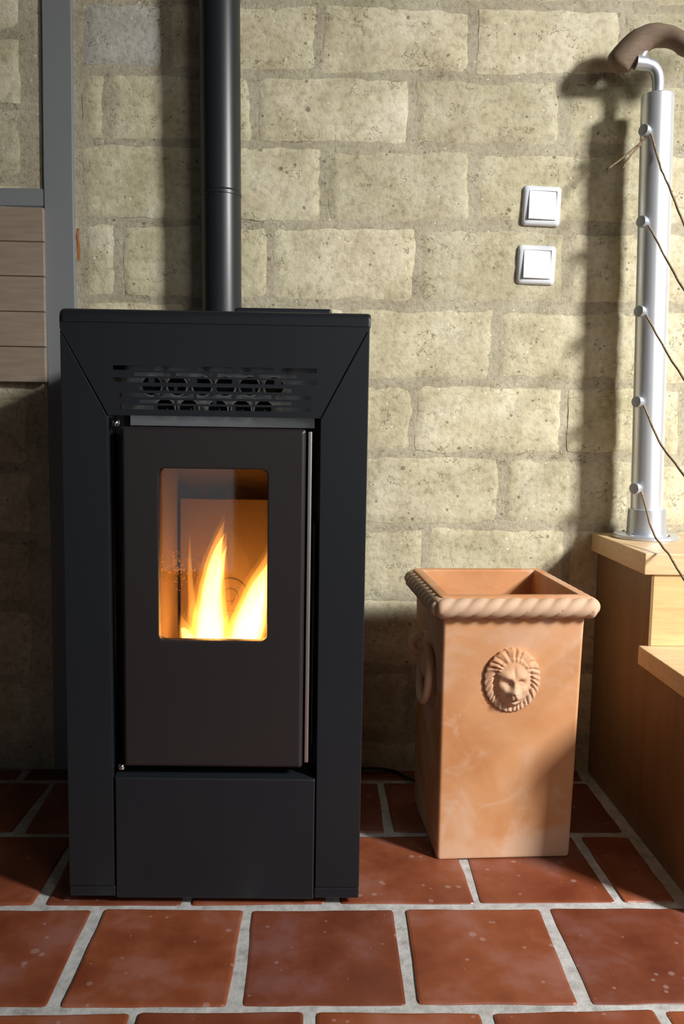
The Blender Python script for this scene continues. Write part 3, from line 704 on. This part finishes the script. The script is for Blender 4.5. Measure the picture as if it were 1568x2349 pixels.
def lion():
    bm = bmesh.new(); nr, na = 44, 168; hx, hz, dep = 0.0490, 0.0565, 0.027
    G = lambda x, y, cx, cy, sx, sy: math.exp(-((x-cx)/sx)**2-((y-cy)/sy)**2)
    ss = lambda e0, e1, t: (lambda q: q*q*(3-2*q))(max(0, min(1, (t-e0)/(e1-e0))))
    def h(x, y):
        r = math.hypot(x, y); a = math.atan2(y, x); fl_ = r
        fx, fy = x/0.66, (y+0.06)/0.80
        fr = math.hypot(fx, fy)
        v = 0.30*math.sqrt(max(0, 1-r*r*0.93))
        mm = ss(0.78, 1.0, fr)                                   # mane: wavy locks radiating
        sw = a+0.85*math.cos(a)*(r-0.6); wv = abs(math.sin(sw*14+math.sin(a*5)*0.7))**0.7*2-1; wv2 = math.sin(sw*42+r*4)
        v += mm*(0.062*wv+0.016*wv2)*(1-ss(0.93, 1.0, r)*0.4)
        v += mm*0.10*ss(0.0, 0.6, y)
        v += 0.30*math.sqrt(max(0, 1-min(1, fr*fr)))             # face
        v -= 0.16*math.exp(-((fr-0.97)/0.12)**2)*(1-ss(0.0, 0.5, y))
        x, y = x/1.14, y/1.10
        v += 0.20*G(x, y, -0.22, 0.16, 0.17, 0.11)+0.20*G(x, y, 0.22, 0.16, 0.17, 0.11)   # brows
        v -= 0.08*G(x, y, 0, 0.24, 0.06, 0.16)
        for s in (-1, 1):
            v -= 0.24*G(x, y, s*0.20, -0.02, 0.12, 0.075)
            v += 0.15*G(x, y, s*0.21, -0.03, 0.075, 0.045)
            v += 0.12*G(x, y, s*0.30, -0.20, 0.12, 0.12)
            v += 0.20*G(x, y, s*0.115, -0.43, 0.10, 0.10)         # whisker pads
            v -= 0.09*G(x, y, s*0.055, -0.315, 0.028, 0.022)      # nostrils
            v += 0.12*G(x, y, s*0.50, 0.40, 0.10, 0.12)           # ears
        v += 0.26*G(x, y, 0, -0.06, 0.12, 0.22)                  # nose bridge
        v += 0.30*G(x, y, 0, -0.28, 0.18, 0.095)                  # nose
        v += 0.26*G(x, y, 0, -0.42, 0.19, 0.16)                   # muzzle
        v -= 0.22*G(x, y, 0, -0.53, 0.17, 0.025)                  # mouth
        v -= 0.08*G(x, y, 0, -0.42, 0.02, 0.07)
        v += 0.17*G(x, y, 0, -0.63, 0.13, 0.07)                   # chin
        return v
    c = bm.verts.new((0, -h(0, 0)*dep, 0)); rings = []
    for i in range(1, nr+1):
        r = i/nr; lp = []
        for k in range(na):
            a = 2*math.pi*k/na; e = 1+0.012*math.sin(a*28)*r**8
            x, y = r*math.cos(a)*e, r*math.sin(a)*e
            lp.append(bm.verts.new((x*hx, -h(x, y)*dep, y*hz)))
        rings.append(lp)
    lp = [bm.verts.new((v.co.x*1.0, 0.006, v.co.z*1.0)) for v in rings[-1]]; rings.append(lp)
    for k in range(na): bm.faces.new((c, rings[0][k], rings[0][(k+1) % na]))
    for i in range(len(rings)-1):
        for k in range(na): bm.faces.new((rings[i][k], rings[i+1][k], rings[i+1][(k+1) % na], rings[i][(k+1) % na]))
    return bm
lm = lion(); lean = math.atan((ty_-by)/HT)
lo = obj('lion_head', lm, M_TERRA, P, True, 70); lo['label'] = 'lion mask in relief on the front face'
lo.location = (0.0, -(by+(ty_-by)*0.33/HT)-0.0015, 0.330)
lo.rotation_euler = (lean, 0, 0)
# ring handle on the left side, hanging from a lug
xs_ = -(bx+(tx_-bx)*0.35/HT)
bm = bmesh.new()
loft(bm, [[(xs_+0.004-0.0*k, y, z) for y, z in rrect(-.030, .030, .295, .385, .02)] for k in (0,)]+[[(xs_-0.008, y, z) for y, z in rrect(-.027, .027, .298, .382, .02)], [(xs_-0.016, y, z) for y, z in rrect(-.018, .018, .31, .372, .015)]])
obj('handle_mount', bm, M_TERRA, P, True, 50)
obj('handle_lug', torus(bmesh.new(), 0.014, 0.008, (xs_-0.017, -0.005, 0.362), (0, 1, 0), 24, 12), M_TERRA, P, True)
bm = torus(bmesh.new(), 0.047, 0.0078, (0, 0, 0), (1, 0, 0), 40, 12)
ho = obj('ring_handle', bm, M_TERRA, P, True); ho.location = (xs_-0.0125, -0.042, 0.315); ho.rotation_euler = (0, math.radians(5), math.radians(-1))

# ------------------------------------------------------------------ power cable
pts = catmull([(-0.02, -0.045, 0.0045), (0.06, -0.012, 0.0045), (0.12, -0.010, 0.0045), (0.156, -0.012, 0.0045), (0.188, -0.026, 0.0045), (0.221, -0.072, 0.0045), (0.275, -0.105, 0.0045), (0.36, -0.095, 0.0045), (0.50, -0.03, 0.0045)], 6)
tag(obj('power_cable', tube(bmesh.new(), pts, 0.0032, 8), M_CABLE, None, True), 'thin black cable on the floor between stove and terracotta pot', 'cable')

# ------------------------------------------------------------------ wooden stairs at the right
ST = thing('wooden_staircase', 'pine staircase with dark side board at the right wall edge', 'stairs', (0.606, -0.30, 0.0))
def stp(name, x0, x1, y0, y1, z0, z1, mt, bev=0.002, label=None):
    o = obj(name, B(x0-0.606, x1-0.606, y0+0.30, y1+0.30, z0, z1, bev, 2), mt, ST, True, 40)
    if label: o['label'] = label
    return o
XE = 1.55
stp('tread', 0.606, XE, -0.316, -0.012, 0.4985, 0.5385, M_PINETREAD, 0.003)
stp('tread', 0.606, XE, -0.600, -0.304, 0.329, 0.3645, M_PINETREAD, 0.003)
stp('riser', 0.6268, XE, -0.3100, -0.290, 0.3650, 0.4980, M_PINE, 0.001, 'pale yellow pine riser')
stp('riser', 0.6268, XE, -0.594, -0.574, 0.0, 0.3285, M_PINE, 0.001)
stp('side_board', 0.6220, 0.6263, -0.3105, -0.012, 0.0, 0.4980, M_PINESHADED, 0.0005, 'pine side board coloured as in shade')
stp('side_board', 0.6222, 0.6263, -0.5945, -0.311, 0.0, 0.3285, M_PINESHADED, 0.0005, 'pine side board coloured as in shade')

# ------------------------------------------------------------------ railing post
bxp, byp, zb = 0.694, -0.092, 0.5387
post = thing('railing_post', 'satin aluminium railing post on the top pine tread', 'railing post', (bxp, byp, zb))
bm = lathe(bmesh.new(), [(0.0655, 0.0), (0.0665, 0.001), (0.0665, 0.006), (0.0645, 0.008), (0.036, 0.0085)], (0, 0, 0), 48)
fl = obj('base_flange', bm, M_ALUMATT, post, True, 40)
for k in range(4):
    a = math.radians(35+90*k)
    obj('screw', lathe(bmesh.new(), [(0.0055, 0.0078), (0.0055, 0.009), (0.003, 0.0112)], (0.052*math.cos(a), 0.052*math.sin(a), 0), 14), M_CHROME, fl, True, 40)
obj('socket', lathe(bmesh.new(), [(0.0405, 0.008), (0.0392, 0.012), (0.0386, 0.050), (0.0380, 0.060), (0.033, 0.0615)], (0, 0, 0), 40), M_ALUMATT, post, True, 40)
LNX = -0.0190/0.90
bm = bmesh.new()
zt_ = 0.886; prf = [(0.0318, 0.02), (0.0318, zt_-0.003), (0.0305, zt_), (0.014, zt_)]
loft(bm, [[(r*math.cos(a)+LNX*z, r*math.sin(a)+0.010*z/0.9, z) for a in (2*math.pi*k/48 for k in range(48))] for r, z in prf])
obj('post_tube', bm, M_ALU, post, True, 40)
tpx, tpy, tpz = bxp+LNX*zt_, byp+0.010, zb+zt_
ro = lambda x, y, z: (x-bxp, y-byp, z-zb)
el = catmull([ro(tpx, tpy, tpz-0.004), ro(tpx, tpy, tpz+0.026), ro(tpx-0.004, tpy, tpz+0.044), ro(tpx-0.015, tpy-0.001, tpz+0.056), ro(tpx-0.031, tpy-0.003, tpz+0.060)], 6)
obj('elbow', tube(bmesh.new(), el, 0.0118, 20), M_ALUMATT, post, True, 50)
obj('elbow_collar', tube(bmesh.new(), [ro(tpx-0.028, tpy-0.003, tpz+0.0597), ro(tpx-0.050, tpy-0.005, tpz+0.0605)], 0.0136, 20), M_ALUMATT, post, True, 50)
bm = bmesh.new(); tube(bm, [ro(tpx-0.040, tpy-0.004, tpz+0.066), ro(tpx-0.032, tpy-0.004, tpz+0.086)], 0.008, 14)
obj('saddle', bm, M_ALUMATT, post, True, 50)
KN = [1.349, 1.174, 0.999, 0.819, 0.643]
KX = []
for z in KN:
    px, py = bxp+LNX*(z-zb), byp+0.010*(z-zb)/0.9
    d = Vector((-0.80, -0.60, 0.0)); d.normalize()
    o0 = Vector(ro(px, py, z))+d*0.0305
    bm = lathe(bmesh.new(), [(0.0055, -0.002), (0.0055, 0.006), (0.0108, 0.0065), (0.0116, 0.0085), (0.0116, 0.0165), (0.0105, 0.0178), (0.004, 0.0182)], o0, 22, d)
    obj('rope_clip', bm, M_ALUMATT, post, True, 40); KX.append(Vector((px, py, z)))

# ------------------------------------------------------------------ jute twine
TW = [[(0.668, -0.125, 1.284), (0.660, -0.180, 1.238), (0.652, -0.235, 1.196), (0.636, -0.345, 1.106)],
      [(0.664, -0.120, 1.126), (0.634, -0.355, 1.003)],
      [(0.664, -0.122, 0.953), (0.630, -0.384, 0.849)],
      [(0.664, -0.124, 0.788), (0.648, -0.246, 0.743), (0.626, -0.414, 0.687)],
      [(0.665, -0.122, 0.612), (0.650, -0.235, 0.569), (0.635, -0.345, 0.5435), (0.621, -0.448, 0.515)]]
names = ['topmost jute twine on the railing post, with two loose ends', 'second jute twine from the top of the railing post', 'middle jute twine across the railing post', 'fourth jute twine from the top, low on the railing post', 'lowest jute twine, passing over the edge of the top tread']
for i, (k, pts) in enumerate(zip(KX, TW)):
    d = Vector((-0.80, -0.60, 0)); st_ = k+d*0.041
    a = Vector((k.x, k.y, k.z))
    path = [a+Vector((-0.0275, -0.0235, -0.004)), a+Vector((-0.0215, -0.031, -0.012))]
    last, prev = Vector(pts[-1]), Vector(pts[-2]); ext = last+(last-prev).normalized()*0.35
    path += [Vector(p) for p in (pts if i == 0 else pts[1:])]+[ext]
    cp = catmull(path, 8)
    c2 = [p+Vector((noise.noise(p*30)*0.0012, 0, noise.noise(p*30+Vector((4, 4, 4)))*0.0012)) for p in cp]
    tw = obj('twine', tube(bmesh.new(), c2, 0.0021, 6), M_TWINE, None, True)
    tag(tw, names[i], 'twine', 'twine strands along the stair railing')
    if i == 0:
        for q in (((0.632, -0.100, 1.322), (0.606, -0.096, 1.300), (0.577, -0.088, 1.278)), ((0.634, -0.100, 1.319), (0.618, -0.102, 1.300), (0.605, -0.098, 1.278))):
            obj('loose_end', tube(bmesh.new(), catmull([st_+Vector((0.004, 0.002, -0.010))]+list(q), 5), 0.0019, 6), M_TWINE, tw, True)

# ------------------------------------------------------------------ driftwood handrail
rail = catmull([(0.590, -0.070, 1.4760), (0.600, -0.074, 1.492), (0.625, -0.080, 1.518), (0.655, -0.088, 1.532), (0.690, -0.100, 1.528), (0.735, -0.125, 1.503), (0.79, -0.17, 1.515), (0.86, -0.23, 1.565), (0.95, -0.32, 1.60)], 8)
nn = len(rail); rad = []
for i in range(nn):
    s = i/(nn-1); r = 0.026+0.004*math.sin(s*9)
    r *= min(1.0, 0.35+0.65*math.sqrt(min(1, s/0.10)))
    rad.append(r*0.9)
bm = tube(bmesh.new(), rail, rad, 20)
for v in bm.verts:
    q = v.co*Vector((1, 1, 1)); n_ = noise.noise(q*16)*0.0055+noise.noise(q*60)*0.0016
    v.co += Vector((0.3, -0.5, 1))*n_
tag(obj('driftwood_handrail', bm, M_DRIFT, None, True), 'brown driftwood branch handrail on the aluminium post bracket', 'handrail')
